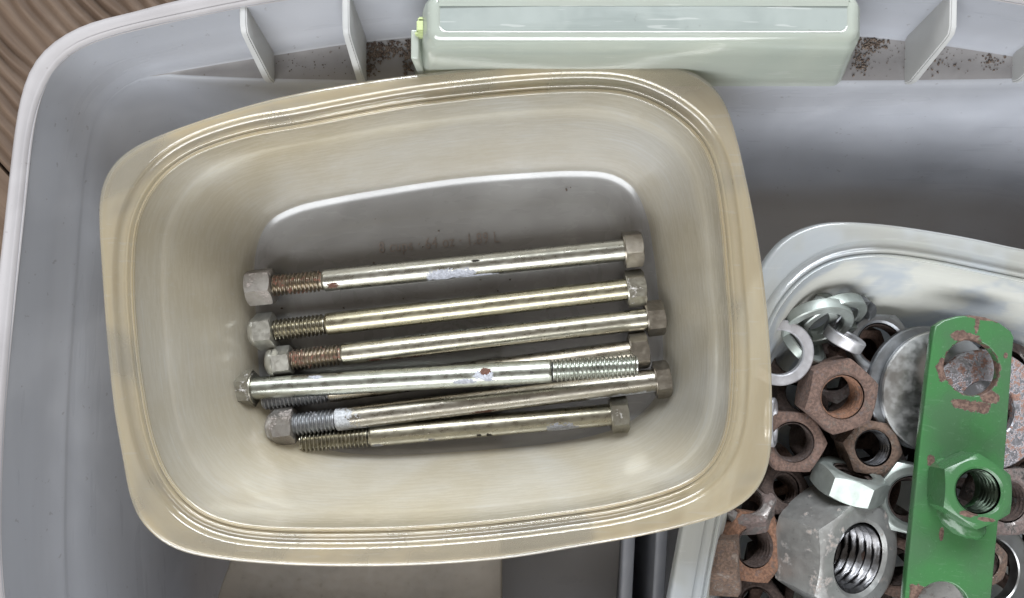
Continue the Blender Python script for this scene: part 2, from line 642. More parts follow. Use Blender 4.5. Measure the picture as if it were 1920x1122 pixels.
def rib(xw, th=0.0028):
    yj, yl = ring_y_at(wj, xw), ring_y_at(wl, xw)
    yt = ring_y_at(ri_, xw) + 0.001
    prof = [(yj + 0.001, ZL - 0.0005), (yl + 0.0004, ZL - 0.0005), (yl + 0.0002, ZL + 0.004), (yl + 0.0085, 0.1285), (yl + 0.0098, 0.1312),
            (yl + 0.0125, 0.1325), (yt, 0.1330), (yt, ZB - 0.006)]
    bm = bmesh.new()
    a = [bm.verts.new((xw - th / 2 * (1.15 if z < 0.11 else 0.9), y, z)) for y, z in prof]
    b = [bm.verts.new((xw + th / 2 * (1.15 if z < 0.11 else 0.9), y, z)) for y, z in prof]
    bm.faces.new(a)
    bm.faces.new(list(reversed(b)))
    for i in range(len(prof)):
        j = (i + 1) % len(prof)
        bm.faces.new((a[j], a[i], b[i], b[j]))
    bmesh.ops.recalc_face_normals(bm, faces=bm.faces[:])
    bmesh.ops.bevel(bm, geom=[e for e in bm.edges if abs(e.verts[0].co.x - e.verts[1].co.x) < 0.001], offset=0.0005, segments=2, affect='EDGES')
    return link("rib", bm_mesh("rib", bm), BIN_RIB, bin_root, 40)


for px in (507, 680, 1704, 1905, 2100):
    rib(at(px, 160, ZL).x)

# ------------------------------------------------------------------ tubs
NA = 288
AA = np.linspace(0, 2 * math.pi, NA, endpoint=False)


def build_tub(root, R_out, R_in, Fl, c, ZR, ZF, m_rim, m_wall, m_floor, th=0.0011, ring_in=0.016, floor_fillet=0.006):
    p_out, p_in, p_fl = (polar(p, c, AA, 2) for p in (R_out, R_in, Fl))
    ro, ri = wring(p_out, ZR), wring(p_in, ZR - 0.003)
    rr = [off(ro, 0.0002, ZR - 0.0050), off(ro, 0.0, ZR - 0.0016), off(ro, -0.0003, ZR - 0.0006), off(ro, -0.0008, ZR - 0.0001), off(ro, -0.0016, ZR),
          mixr(off(ro, -0.0016), off(ri, 0.0068), 0.5, ZR - 0.0003), off(ri, 0.0068, ZR - 0.0004), off(ri, 0.0062, ZR - 0.0008), off(ri, 0.0058, ZR - 0.0022),
          off(ri, 0.0054, ZR - 0.0030), off(ri, 0.0048, ZR - 0.0034), off(ri, 0.0032, ZR - 0.0033), off(ri, 0.0026, ZR - 0.0026), off(ri, 0.0021, ZR - 0.0024), off(ri, 0.0017, ZR - 0.0028),
          off(ri, 0.0013, ZR - 0.0040), off(ri, 0.0009, ZR - 0.0041), off(ri, 0.0005, ZR - 0.0034), off(ri, 0.0002, ZR - 0.0024), off(ri, -0.0001, ZR - 0.0023), off(ri, -0.0003, ZR - 0.0027)]
    o = link("rim", loft("rim", rr), m_rim, root, 75)
    solidify(o, th, False)
    fw = wring(p_fl, ZF + floor_fillet)
    dz = (ZR - 0.0024) - (ZF + floor_fillet)
    wr = [off(ri, -0.0003, ZR - 0.0027), off(ri, -0.0006, ZR - 0.0040)]
    for t, e in ((0.09, 0), (0.16, 0), (0.24, 0.0), (0.26, -0.0003), (0.28, -0.0008), (0.40, -0.0008), (0.52, -0.0006), (0.64, -0.0004), (0.76, -0.0002), (0.88, 0), (1.0, 0)):
        bulge = 0.0022 * math.sin(math.pi * t)
        wr.append(off(mixr(ri, fw, t), bulge + e, ZR - 0.0024 - dz * (t ** 1.0)))
    f = floor_fillet
    wr += [off(fw, -0.0006, ZF + f * 0.62), off(fw, -0.0018, ZF + f * 0.32)]
    o = link("wall", loft("wall", wr), m_wall, root, 75)
    solidify(o, th, False)
    fr = [off(fw, -0.0018, ZF + f * 0.32), off(fw, -0.0034, ZF + f * 0.12), off(fw, -0.0055, ZF),
          off(fw, -ring_in + 0.002, ZF), off(fw, -ring_in, ZF + 0.0005), off(fw, -ring_in - 0.0015, ZF + 0.0008),
          scale_ring(off(fw, -ring_in - 0.002), 0.7, ZF + 0.0008), scale_ring(off(fw, -ring_in - 0.002), 0.35, ZF + 0.0008)]
    o = link("floor", loft("floor", fr, True), m_floor, root, 75)
    solidify(o, th, False)
    return ro, ri, fw


TA_RIM = plastic("tub_rim_yellowed", (0.80, 0.685, 0.475), (0.87, 0.81, 0.67), 0.52, 0.70, 0.55, 0.12, (40, 300), 14, 0.4, bump=0.0, gloss=0.14, gloss_rough=0.10, tint=(0.95, 0.92, 0.85))
TA_WALL = plastic("tub_wall_worn", (0.77, 0.69, 0.52), (0.92, 0.915, 0.88), 0.26, 0.16, 0.68, 0.26, (70, 520), 9, 0.4, bump=0.14, scuff=0.7, gloss=0.12, gloss_rough=0.26, big_lo=0.28, big_hi=0.72)
TA_FLOOR = plastic("tub_floor_clear", (0.60, 0.59, 0.575), (0.70, 0.695, 0.68), 0.60, 0.44, 0.45, 0.28, (20, 60), 16, 0.5, tint=(0.90, 0.895, 0.885), bump=0.0, big_lo=0.3, big_hi=0.75, gloss=0.10, gloss_rough=0.24)
ZRA, ZFA = 0.118, 0.053
A_OUT = [(183, 400), (186, 360), (200, 322), (225, 292), (262, 268), (330, 240), (400, 216), (480, 192), (560, 173), (700, 149), (850, 130), (1000, 119), (1150, 114),
         (1225, 116), (1285, 127), (1330, 152), (1360, 190), (1380, 245), (1400, 330), (1420, 430), (1436, 540), (1446, 650), (1450, 760), (1447, 850),
         (1434, 900), (1405, 938), (1360, 966), (1300, 985), (1200, 1008), (1080, 1029), (950, 1050), (800, 1062), (660, 1065), (535, 1062), (418, 1052),
         (343, 1038), (306, 1021), (272, 992), (250, 958), (237, 915), (228, 863), (213, 780), (200, 660), (190, 530)]
A_IN = [(249, 551), (250, 473), (256, 424), (275, 374), (309, 328), (356, 294), (400, 275), (474, 253), (560, 238), (740, 204), (840, 190), (959, 178), (1052, 172), (1130, 172),
        (1180, 179), (1240, 203), (1287, 236), (1318, 272), (1335, 310), (1346, 360), (1355, 428), (1364, 540), (1371, 640), (1370, 740), (1361, 810), (1338, 863), (1309, 893), (1270, 914),
        (1162, 945), (1046, 963), (900, 980), (760, 990), (618, 993), (500, 990), (430, 980), (375, 958), (335, 922), (305, 876), (285, 820), (272, 760), (258, 660)]
A_FL = [(466, 560), (464, 500), (472, 450), (495, 408), (545, 380), (620, 362), (700, 348), (850, 326), (1000, 314), (1090, 311), (1150, 317), (1195, 345), (1222, 400), (1235, 470),
        (1247, 570), (1254, 650), (1252, 705), (1236, 755), (1195, 795), (1140, 820), (1060, 838), (960, 850), (830, 860), (700, 864), (620, 856), (560, 836), (510, 800), (480, 740), (470, 650)]
tub_a = empty("plastic_tub", at(845, 600, ZFA))
tag(tub_a, "yellowed clear plastic tub holding seven long bolts, in the middle of the bin", "tub")
tub_a.location = (0, 0, 0)
roA, riA, fwA = build_tub(tub_a, A_OUT, A_IN, A_FL, (835.0, 590.0), ZRA, ZFA, TA_RIM, TA_WALL, TA_FLOOR)


def text_mesh(s, size, extrude):
    cu = bpy.data.curves.new("lettering", 'FONT')
    cu.body = s
    cu.size = size
    cu.extrude = extrude
    cu.align_x = 'CENTER'
    cu.align_y = 'CENTER'
    cu.space_character = 1.08
    o = bpy.data.objects.new("lettering", cu)
    COL.objects.link(o)
    dg = bpy.context.evaluated_depsgraph_get()
    me = bpy.data.meshes.new_from_object(o.evaluated_get(dg))
    bpy.data.objects.remove(o)
    return me


tm = text_mesh("8 cups \u00b7 64 oz \u00b7 1.89 L", 0.0072, 0.00025)
xs = [v.co.x for v in tm.vertices]
kx = (at(935, 455, ZFA).x - at(710, 455, ZFA).x) / (max(xs) - min(xs))
for v in tm.vertices:
    v.co.x *= kx
EMB = plastic("embossed_lettering", (0.42, 0.35, 0.31), (0.46, 0.39, 0.35), 0.40, 0.40, 0.4, 0.3, (20, 20), 60, 0.2, uv=False)
o = link("volume_lettering", tm, EMB, tub_a)
o.location = at(823, 456, ZFA + 0.0011)
o.rotation_euler = (0, 0, R(5.2))
o["label"] = "embossed volume marking in the tub floor"

TB_RIM = plastic("tub_rim_bluish", (0.64, 0.67, 0.69), (0.72, 0.71, 0.65), 0.28, 0.42, 0.50, 0.16, (10, 300), 22, 0.4, bump=0.0, gloss=0.04, gloss_rough=0.10, tint=(0.92, 0.95, 0.96))
TB_WALL = plastic("tub_wall_streaked", (0.64, 0.68, 0.72), (0.84, 0.83, 0.765), 0.12, 0.05, 0.50, 0.42, (5, 70), 26, 0.7, bump=0.0, big_lo=0.42, big_hi=0.58)
ZRB, ZFB = 0.093, 0.008
B_OUT = [(1322, 780), (1300, 890), (1279, 997), (1256, 1122), (1240, 1215), (1240, 1275), (1270, 1320), (1340, 1345), (1500, 1370), (1800, 1408), (1950, 1420), (2050, 1408), (2110, 1350),
         (2145, 1240), (2210, 1000), (2250, 760), (2262, 650), (2235, 560), (2160, 512), (2050, 489), (1920, 467), (1821, 446), (1741, 432), (1661, 421), (1580, 416), (1546, 418),
         (1508, 429), (1473, 448), (1447, 475), (1425, 510), (1402, 555), (1380, 605), (1350, 680)]
B_IN = [(1385, 780), (1365, 890), (1347, 985), (1323, 1119), (1312, 1200), (1318, 1245), (1345, 1275), (1400, 1292), (1510, 1305), (1800, 1342), (1930, 1352), (2000, 1340), (2045, 1300),
        (2080, 1220), (2148, 1000), (2185, 780), (2190, 690), (2165, 620), (2110, 578), (2030, 552), (1920, 528), (1821, 507), (1768, 496), (1714, 487), (1661, 481), (1607, 483), (1558, 494),
        (1513, 519), (1481, 550), (1456, 586), (1437, 630), (1420, 680), (1405, 720)]
B_FL = [(1425, 800), (1408, 890), (1395, 980), (1380, 1060), (1384, 1110), (1412, 1140), (1480, 1155), (1600, 1168), (1750, 1182), (1850, 1188), (1905, 1175), (1935, 1140), (1958, 1080),
        (1985, 1000), (2005, 860), (2005, 790), (1975, 735), (1900, 705), (1800, 685), (1700, 668), (1620, 655), (1560, 655), (1500, 678), (1462, 720), (1440, 760)]
tub_b = empty("plastic_tub")
tag(tub_b, "cloudy clear plastic tub full of nuts and washers, on the right", "tub")
roB, riB, fwB = build_tub(tub_b, B_OUT, B_IN, B_FL, (1740.0, 960.0), ZRB, ZFB, TB_RIM, TB_WALL, TB_WALL)

# tan container beneath the middle tub
TAN = solid("tan_plastic", (0.19, 0.165, 0.135), 0.5, (0.16, 0.14, 0.115), 30, 0.08)
tan = empty("lidded_container")
tag(tan, "tan lidded plastic container showing below the middle tub", "container")
zt = ZFA - 0.0016
NT_ = 96
AT = np.linspace(0, 2 * math.pi, NT_, endpoint=False)
tp_ = polar([(405, 1122), (430, 1060), (450, 960), (463, 800), (468, 620), (480, 520), (520, 480), (600, 466), (750, 462), (860, 464), (915, 478), (936, 520), (940, 620), (941, 900), (941, 1122), (940, 1280),
             (925, 1345), (860, 1370), (670, 1376), (480, 1370), (415, 1345), (392, 1280), (394, 1200)], (680, 920), AT, 1)
tr_ = wring(tp_, zt)
me = loft("lid", [off(tr_, -0.002, zt - 0.006), off(tr_, 0, zt - 0.006), off(tr_, 0, zt - 0.0012), off(tr_, -0.0004, zt - 0.0004), off(tr_, -0.0014, zt), off(tr_, -0.010, zt), scale_ring(tr_, 0.5, zt)], True)
link("lid", me, TAN, tan, 60)
me = loft("body", [off(tr_, -0.0025, zt - 0.0055), off(tr_, -0.005, 0.012), off(tr_, -0.008, 0.0062), off(tr_, -0.012, 0.0052), scale_ring(tr_, 0.4, 0.0052)], True)
link("body", me, TAN, tan, 60)

# narrow grey tray between the tan container and the nut tub
GREYB = plastic("grey_tray_plastic", (0.22, 0.225, 0.25), (0.27, 0.275, 0.30), 0.05, 0.08, 0.3, 0.35, (20, 40), 30, 0.3, bump=0.0)
tray = empty("narrow_tray")
tag(tray, "narrow blue grey plastic tray in the gap left of the nut tub", "tray")
dp = polar([(1172, 960), (1163, 1122), (1156, 1260), (1160, 1300), (1180, 1312), (1215, 1312), (1232, 1300), (1238, 1260), (1246, 1122), (1254, 960), (1252, 900), (1236, 880), (1195, 880), (1178, 900)], (1206, 1090), AT, 1)
dr = wring(dp, 0.060)
me = loft("rim", [off(dr, 0.0, 0.055), off(dr, 0.0, 0.0592), off(dr, -0.0006, 0.060), off(dr, -0.0048, 0.060), off(dr, -0.0054, 0.0594)])
o = link("rim", me, GREYB, tray, 60)
solidify(o, 0.0012, False)
me = loft("body", [off(dr, -0.0054, 0.0594), off(dr, -0.0062, 0.050), off(dr, -0.0072, 0.010), off(dr, -0.008, 0.0075), scale_ring(off(dr, -0.008), 0.4, 0.0075)], True)
o = link("body", me, GREYB, tray, 60)
solidify(o, 0.0012, False)

# ------------------------------------------------------------------ greenish box on the ledge
GBOX = plastic("greenish_cloudy_plastic", (0.60, 0.645, 0.585), (0.68, 0.71, 0.645), 0.16, 0.24, 0.50, 0.16, (12, 90), 30, 0.5, tint=(0.88, 0.95, 0.88), bump=0.0, gloss=0.06, gloss_rough=0.14)
GTOP = plastic("grey_green_panel", (0.30, 0.335, 0.32), (0.36, 0.395, 0.375), 0.02, 0.05, 0.30, 0.36, (12, 60), 40, 0.4, dirt=0.15, bump=0.0)
LIME = solid("lime_plastic", (0.42, 0.48, 0.25), 0.4, (0.37, 0.43, 0.21), 120)
box = empty("small_box")
tag(box, "small greenish cloudy plastic box standing on the bin ledge", "box")
zt2 = 0.140
nbx = 160
ang = np.linspace(0, 2 * math.pi, nbx, endpoint=False)


def srect(x0, x1, y0, y1, r, z, bow=0.0):
    """rounded rectangle ring, CCW"""
    pts = []
    per = nbx // 4
    for (cx, cy, a0) in ((x1 - r, y1 - r, 0), (x0 + r, y1 - r, 90), (x0 + r, y0 + r, 180), (x1 - r, y0 + r, 270)):
        for i in range(per):
            t = i / (per - 1)
            if per > 12:
                a = R(a0 + 90 * min(1, t * 2)) if t < 0.5 else R(a0 + 90)
            pts.append((cx + r * math.cos(a), cy + r * math.sin(a), t))
    P = np.array([(p[0], p[1], z) for p in pts])
    # spread the second half of each corner's points along the following straight side
    for q in range(4):
        s, e = q * per + per // 2, (q + 1) * per
        nx = P[(e) % len(P)].copy()
        st = P[s].copy()
        for i in range(s, e):
            f = (i - s) / (e - s)
            P[i] = st * (1 - f) + nx * f
    return P


x0t, x1t = at(797, 80, zt2).x, at(1617, 80, zt2).x
x0b, x1b = at(778, 150, ZL).x, at(1580, 162, ZL).x
yft, yfb = at(0, 80, zt2).y, at(0, 163, ZL).y
ybt, ybb = at(0, 6, zt2).y + 0.001, ring_y_at(wj, 0.05) - 0.0005
ybt = ybb - 0.001
tb = lambda t: srect(x0b + (x0t - x0b) * t, x1b + (x1t - x1b) * t, yfb + (yft - yfb) * t, ybb + (ybt - ybb) * t, 0.0052, ZL + 0.0008 + (zt2 - ZL - 0.0008) * t)
top0 = tb(1.0)
pan = srect(x0t + 0.0052, x1t - 0.0052, yft + 0.0042, ybt - 0.0012, 0.0028, zt2)
bx = [tb(0.0), tb(0.15), tb(0.4), tb(0.7), tb(0.88), off(top0, 0.0, zt2 - 0.0036), off(top0, -0.0003, zt2 - 0.0023), off(top0, -0.0010, zt2 - 0.0012), off(top0, -0.0020, zt2 - 0.0004), off(top0, -0.0034, zt2),
      off(pan, 0.0004, zt2), off(pan, 0.0, zt2 - 0.0003)]
o = link("shell", loft("shell", bx), GBOX, box, 55)
solidify(o, 0.0016, False)
# sagging top panel
pr = [off(pan, 0.0, zt2 - 0.0003)]
for s in (0.85, 0.5):
    q = scale_ring(pan, s, zt2 - 0.0003 + 0.0008 * (1 - s))
    pr.append(q)
o = link("top_panel", loft("top_panel", pr, True), GTOP, box, 60)
solidify(o, 0.0014, False)
# lime clip and the pale side strip below it
cl = at(785, 56, 0.132)
bm = bmesh.new()
for (dx, dy, dz, sx, sy, sz) in ((0, 0.0010, 0.0, 0.0036, 0.0055, 0.007), (-0.0006, -0.0022, -0.001, 0.0044, 0.0022, 0.006), (0.0002, 0.0042, 0.001, 0.003, 0.0018, 0.005)):
    r_ = bmesh.ops.create_cube(bm, size=1.0)
    for v in r_['verts']:
        v.co = Vector((v.co.x * sx + dx, v.co.y * sy + dy, v.co.z * sz + dz))
bmesh.ops.bevel(bm, geom=bm.edges[:], offset=0.0006, segments=2, affect='EDGES')
o = link("clip", bm_mesh("clip", bm), LIME, box, 40)
o.location = cl + Vector((0.0009, 0, 0))
o.scale = (0.75, 0.75, 0.75)
o["label"] = "lime green clip at the left end of the box"
o = link("side_flange", rounded_box("side_flange", 0.0028, 0.0105, 0.028, 0.0006), GBOX, box, 40)
o.location = at(786, 105, 0.118)

# ------------------------------------------------------------------ dirt crumbs on the ledge
DIRT = solid("dirt_crumbs", (0.080, 0.056, 0.044), 0.9, (0.16, 0.125, 0.10), 400, 0.5)
bm = bmesh.new()


def crumb(x, y, z, s):
    m = Matrix.Translation((x, y, z)) @ Matrix.Rotation(rnd.uniform(0, 6.28), 4, Vector((rnd.random(), rnd.random(), rnd.random() + 0.1)).normalized()) @ \
        Matrix.Diagonal((s * rnd.uniform(0.6, 1.8), s * rnd.uniform(0.6, 1.3), s * rnd.uniform(0.4, 0.9), 1))
    bmesh.ops.create_icosphere(bm, subdivisions=1, radius=0.5, matrix=m)


def crumbs(cx, cy, sx, sy, n, s0, s1):
    for _ in range(n):
        x, y = rnd.gauss(cx, sx), rnd.gauss(cy, sy)
        p = at(x, y, ZL + 0.0004)
        if ring_y_at(wl, p.x) + 0.003 < p.y < ring_y_at(wj, p.x) - 0.0015:
            crumb(p.x, p.y, p.z, rnd.uniform(s0, s1))


crumbs(700, 92, 11, 16, 170, 0.0003, 0.0015)
crumbs(730, 90, 14, 10, 140, 0.0003, 0.0014)
crumbs(768, 95, 6, 18, 130, 0.0003, 0.0016)
crumbs(692, 130, 6, 12, 70, 0.0003, 0.0012)
crumbs(1636, 80, 14, 8, 170, 0.0003, 0.0013)
crumbs(1612, 112, 8, 14, 70, 0.0003, 0.0012)
crumbs(1760, 118, 26, 10, 45, 0.0002, 0.0010)
crumbs(1855, 115, 14, 9, 50, 0.0002, 0.0010)
crumbs(580, 120, 50, 16, 60, 0.0002, 0.0006)
crumbs(1700, 110, 80, 22, 120, 0.0002, 0.0005)
o = link("dirt", bm_mesh("dirt", bm), DIRT, None, 60)
o["kind"] = "stuff"
tag(o, "brown rust crumbs and dirt lying on the bin ledge", "dirt")


bm = bmesh.new()
for _ in range(70):
    p = at(rnd.uniform(520, 1200), rnd.uniform(390, 830), ZFA + 0.0013)
    crumb(p.x, p.y, p.z, rnd.choice((0.0003, 0.0003, 0.0004, 0.0005, 0.0008)))
for (x, y, q) in ((1062, 356, 0.0012), (1070, 352, 0.0007), (590, 322, 0.0005)):
    p = at(x, y, ZFA + 0.0013)
    crumb(p.x, p.y, p.z, q)
o = link("grit", bm_mesh("grit", bm), DIRT, None, 60)
o["kind"] = "stuff"
tag(o, "fine dark grit scattered on the middle tub's floor", "grit")

# ------------------------------------------------------------------ bolts
def lathe_hex(name, af, x0, x1, ch=0.0006, m=48, bore=0.0, ch_end=True, ch_start=True, face_in=0.0):
    """hex prism along x with rounded (turned) corners on its ends"""
    rc = af / 2 * 0.985
    vs, fs = [], []
    prof = []
    th = [2 * math.pi * i / m for i in range(m)]
    rh = [(af / 2) / math.cos(((t + math.pi / 6) % (math.pi / 3)) - math.pi / 6) for t in th]
    rmax = af / 2 / math.cos(math.pi / 6)
    sl = 0.55

    def cut(r):
        return max(0.0, (r - rc)) * sl
    rows = []
    rows.append([(x0 + face_in, max(bore, 1e-5)) for r in rh])
    rows.append([(x0, rc * 0.97) for r in rh])
    rows.append([(x0 + (cut(r) if ch_start else 0), r) for r in rh])
    rows.append([(x1 - (cut(r) if ch_end else 0), r) for r in rh])
    rows.append([(x1, rc * 0.97) for r in rh])
    rows.append([(x1 - face_in, max(bore, 1e-5)) for r in rh])
    for row in rows:
        for (x, r), t in zip(row, th):
            vs.append((x, r * math.cos(t), r * math.sin(t)))
    for k in range(len(rows) - 1):
        for i in range(m):
            j = (i + 1) % m
            fs.append((k * m + i, k * m + j, (k + 1) * m + j, (k + 1) * m + i))
    return mesh(name, vs, fs)


def lathe(name, prof, m=40):
    vs, fs = [], []
    for x, r in prof:
        for i in range(m):
            t = 2 * math.pi * i / m
            vs.append((x, r * math.cos(t), r * math.sin(t)))
    for k in range(len(prof) - 1):
        for i in range(m):
            j = (i + 1) % m
            fs.append((k * m + i, k * m + j, (k + 1) * m + j, (k + 1) * m + i))
    return mesh(name, vs, fs)


def helix(name, x0, x1, r, depth, pitch, m=36, per=8, inside=False, taper=0.0):
    n = max(4, int((x1 - x0) / pitch * per))
    vs, fs = [], []
    for k in range(n + 1):
        x = x0 + (x1 - x0) * k / n
        for i in range(m):
            t = 2 * math.pi * i / m
            ph = ((x / pitch) + t / (2 * math.pi)) % 1.0
            tri = abs(ph * 2 - 1)
            tri = min(1.0, max(0.0, (tri - 0.12) / 0.76))
            rr = r - depth * (1 - tri) if not inside else r + depth * (1 - tri)
            if taper > 0:
                e = min(x - x0, x1 - x) / taper
                if e < 1:
                    rr = r - depth * (1 - tri * max(0, e))
            vs.append((x, rr * math.cos(t), rr * math.sin(t)))
    for k in range(n):
        for i in range(m):
            j = (i + 1) % m
            q = (k * m + i, k * m + j, (k + 1) * m + j, (k + 1) * m + i)
            fs.append(q[::-1] if inside else q)
    if not inside:
        c0, c1 = len(vs), len(vs) + 1
        vs += [(x0, 0, 0), (x1, 0, 0)]
        for i in range(m):
            j = (i + 1) % m
            fs.append((c0, j, i))
            fs.append((c1, n * m + i, n * m + j))
    return mesh(name, vs, fs)


ZINC = (0.38, 0.36, 0.295)
ZINC_Y = (0.39, 0.36, 0.265)
THREAD_D = metal("bolt_thread_brass", (0.36, 0.335, 0.265), 0.32, (0.25, 0.23, 0.18), 0.18, grime=0.5, seed=3)
THREAD_R = metal("bolt_thread_rusty", (0.35, 0.305, 0.24), 0.36, (0.21, 0.175, 0.135), 0.36, grime=0.5, seed=5)
THREAD_Z = metal("bolt_thread_zinc", (0.50, 0.52, 0.48), 0.28, (0.38, 0.39, 0.36), 0.0, grime=0.3, seed=8)
THREAD_P = metal("bolt_thread_painted", (0.36, 0.37, 0.38), 0.5, (0.30, 0.30, 0.31), 0.30, rustcol=(0.22, 0.22, 0.235), grime=0.4, seed=9)
HEAD_G = metal("bolt_head_dull", (0.31, 0.28, 0.235), 0.34, (0.22, 0.195, 0.16), 0.18, (0.24, 0.22, 0.19), grime=0.5, seed=2, metalness=0.88)
HEAD_W = metal("bolt_head_pale", (0.40, 0.385, 0.325), 0.34, (0.29, 0.27, 0.225), 0.26, (0.33, 0.32, 0.31), grime=0.4, seed=6, metalness=0.88)
NUT_W = metal("lock_nut_pale", (0.52, 0.51, 0.46), 0.34, (0.41, 0.40, 0.36), 0.10, (0.26, 0.23, 0.20), grime=0.3, seed=4, metalness=0.85)
NUT_R = metal("lock_nut_crusty", (0.35, 0.33, 0.305), 0.40, (0.26, 0.235, 0.215), 0.36, (0.22, 0.195, 0.18), grime=0.4, seed=12, metalness=0.8)


def bolt(tail, head, label, spec):
    """tail/head: photo px + z of axis ends; local x from tail (0) to head"""
    A = at(tail[0], tail[1], tail[2])
    B = at(head[0], head[1], head[2])
    d = (B - A)
    L = d.length
    q = d.to_track_quat('X', 'Z') @ Quaternion((1, 0, 0), R(spec.get('roll', 0)))
    root = empty("bolt", A, q)
    tag(root, label, "bolt", "long bolts lying in the middle tub")
    r = spec.get('r', 0.0049)
    hh = spec.get('hh', 0.0068)
    af = spec.get('af', 0.0146)
    tl = spec['thread']
    t0 = 0.0
    seed = spec.get('seed', 1)
    sh = metal("bolt_shank", spec.get('col', ZINC), spec.get('rough', 0.31), tuple(v * 0.84 for v in spec.get('col', ZINC)), spec.get('rust', 0.04), grime=0.5, patches=spec.get('patches', ()),
               seed=seed, along=0.5, patchcol=spec.get('patchcol', (0.30, 0.31, 0.345)), grain=0.0)
    # quaternion undone for the patches: object coords are the local bolt frame
    pr = [(tl, r * 0.9), (tl + 0.0005, r * 0.985), (tl + 0.0012, r), ((tl + L - hh) / 2, r), (L - hh - 0.0006, r), (L - hh + 0.0003, r * 1.04)]
    link("shank", lathe("shank", pr, 48), sh, root, 50)
    link("thread", helix("thread", t0, tl, r * 0.985, 0.00115, 0.0018, taper=0.0015), spec.get('tmat', THREAD_D), root, 70)
    hm = lathe_hex("head", af, L - hh, L, ch_start=False)
    ho = link("head", hm, spec.get('hmat', HEAD_G), root, 22)
    wf = lathe("washer_face", [(L - hh - 0.0005, r), (L - hh - 0.0005, af * 0.47), (L - hh + 0.0001, af * 0.485)], 40)
    link("washer_face", wf, spec.get('hmat', HEAD_G), ho, 40)
    nk = spec.get('nut')
    if nk:
        n0, n1 = nk['x0'], nk['x1']
        no = link("nut", lathe_hex("nut", nk.get('af', af), n0, n1, bore=r * 0.9), nk['mat'], root, 22)
        c = nk.get('collar', 0)
        if c:
            link("collar", lathe("collar", [(n0 - c, r * 0.7), (n0 - c, af * 0.34), (n0 - c * 0.8, af * 0.40), (n0 - c * 0.35, af * 0.455), (n0 + 0.0004, af * 0.475)], 40), nk['mat'], no, 40)
        else:
            link("bolt_tip", lathe("bolt_tip", [(n0 - 0.0006, 0.0001), (n0 - 0.0006, r * 0.8), (n0 + 0.001, r * 0.95)], 36), nk['mat'], no, 40)
    return root


Z0 = ZFA + 0.0011
Pm = lambda px: px / ppm(Z0 + 0.0075)
# patch angles: with z up and y leftish; 90 = top of the bolt, smaller = away from the tail's right
bolt((464, 541, Z0 + .0074), (1203, 466, Z0 + .0074), "bolt with a crusty grey nut and bluish patch mid-shank, topmost in the tub",
     dict(thread=Pm(143), seed=1, roll=14, tmat=THREAD_R, hmat=HEAD_G, hh=Pm(33), col=(0.40, 0.39, 0.34),
          patches=((Pm(325), Pm(432), 118, 38, 'paint'), (Pm(150), Pm(172), 112, 22, 'rust'), (Pm(380), Pm(480), 148, 14, 'paint'), (Pm(420), Pm(440), 55, 8, 'dark')),
          nut=dict(x0=Pm(2), x1=Pm(50), mat=NUT_R)))
bolt((468, 625, Z0 + .0073), (1208, 539, Z0 + .0073), "yellowish bolt with a pale lock nut, second from the top in the tub",
     dict(thread=Pm(145), seed=2.3, roll=26, tmat=THREAD_D, hmat=HEAD_W, hh=Pm(33), col=ZINC_Y, nut=dict(x0=Pm(14), x1=Pm(48), mat=NUT_W, collar=Pm(12))))
bolt((500, 681, Z0 + .0073), (1244, 595, Z0 + .0073), "bolt with two brown rust spots on its shank and a small pale nut",
     dict(thread=Pm(142), seed=3.1, roll=33, tmat=THREAD_R, hmat=HEAD_G, hh=Pm(32), af=0.0140,
          patches=((Pm(232), Pm(262), 128, 22, 'rust'), (Pm(262), Pm(296), 134, 22, 'rust'), (Pm(195), Pm(215), 112, 9, 'rust')),
          nut=dict(x0=Pm(14), x1=Pm(48), af=0.0120, mat=NUT_W, collar=Pm(12))))
bolt((494, 751, Z0 + .0050), (1214, 655, Z0 + .0073), "half hidden brown-headed bolt lying beneath the reversed bolt",
     dict(thread=Pm(125), seed=4.2, roll=30, tmat=THREAD_P, hmat=HEAD_G, hh=Pm(32), col=(0.42, 0.38, 0.31), rough=0.3))
bolt((1196, 686, Z0 + .0262), (451, 730, Z0 + .0076), "reversed bolt with its head at the left and bare thread at the right",
     dict(thread=Pm(165) * 0.93, seed=5.7, roll=28, tmat=THREAD_Z, hmat=HEAD_W, hh=Pm(27), col=(0.38, 0.39, 0.345), r=0.0050,
          patches=((Pm(256), Pm(290), 66, 34, 'paint'), (Pm(262), Pm(282), 84, 20, 'rust'), (Pm(282), Pm(335), 38, 14, 'paint'), (Pm(184), Pm(192), 66, 8, 'dark'), (Pm(575), Pm(600), 108, 14, 'paint'))))
bolt((502, 803, Z0 + .0074), (1255, 710, Z0 + .0092), "bolt with grey paint over its thread and a crusty lock nut",
     dict(thread=Pm(130), seed=6.9, roll=24, tmat=THREAD_P, hmat=HEAD_G, hh=Pm(27), col=(0.39, 0.365, 0.31), rust=0.06, r=0.0051, patchcol=(0.36, 0.37, 0.385),
          patches=((Pm(70), Pm(172), 100, 150, 'paint'), (Pm(150), Pm(255), 150, 22, 'paint'), (Pm(600), Pm(645), 132, 16, 'paint'), (Pm(635), Pm(735), 135, 20, 'paint'), (Pm(380), Pm(440), 120, 12, 'rust')),
          nut=dict(x0=Pm(15), x1=Pm(52), mat=NUT_R, collar=Pm(13))))
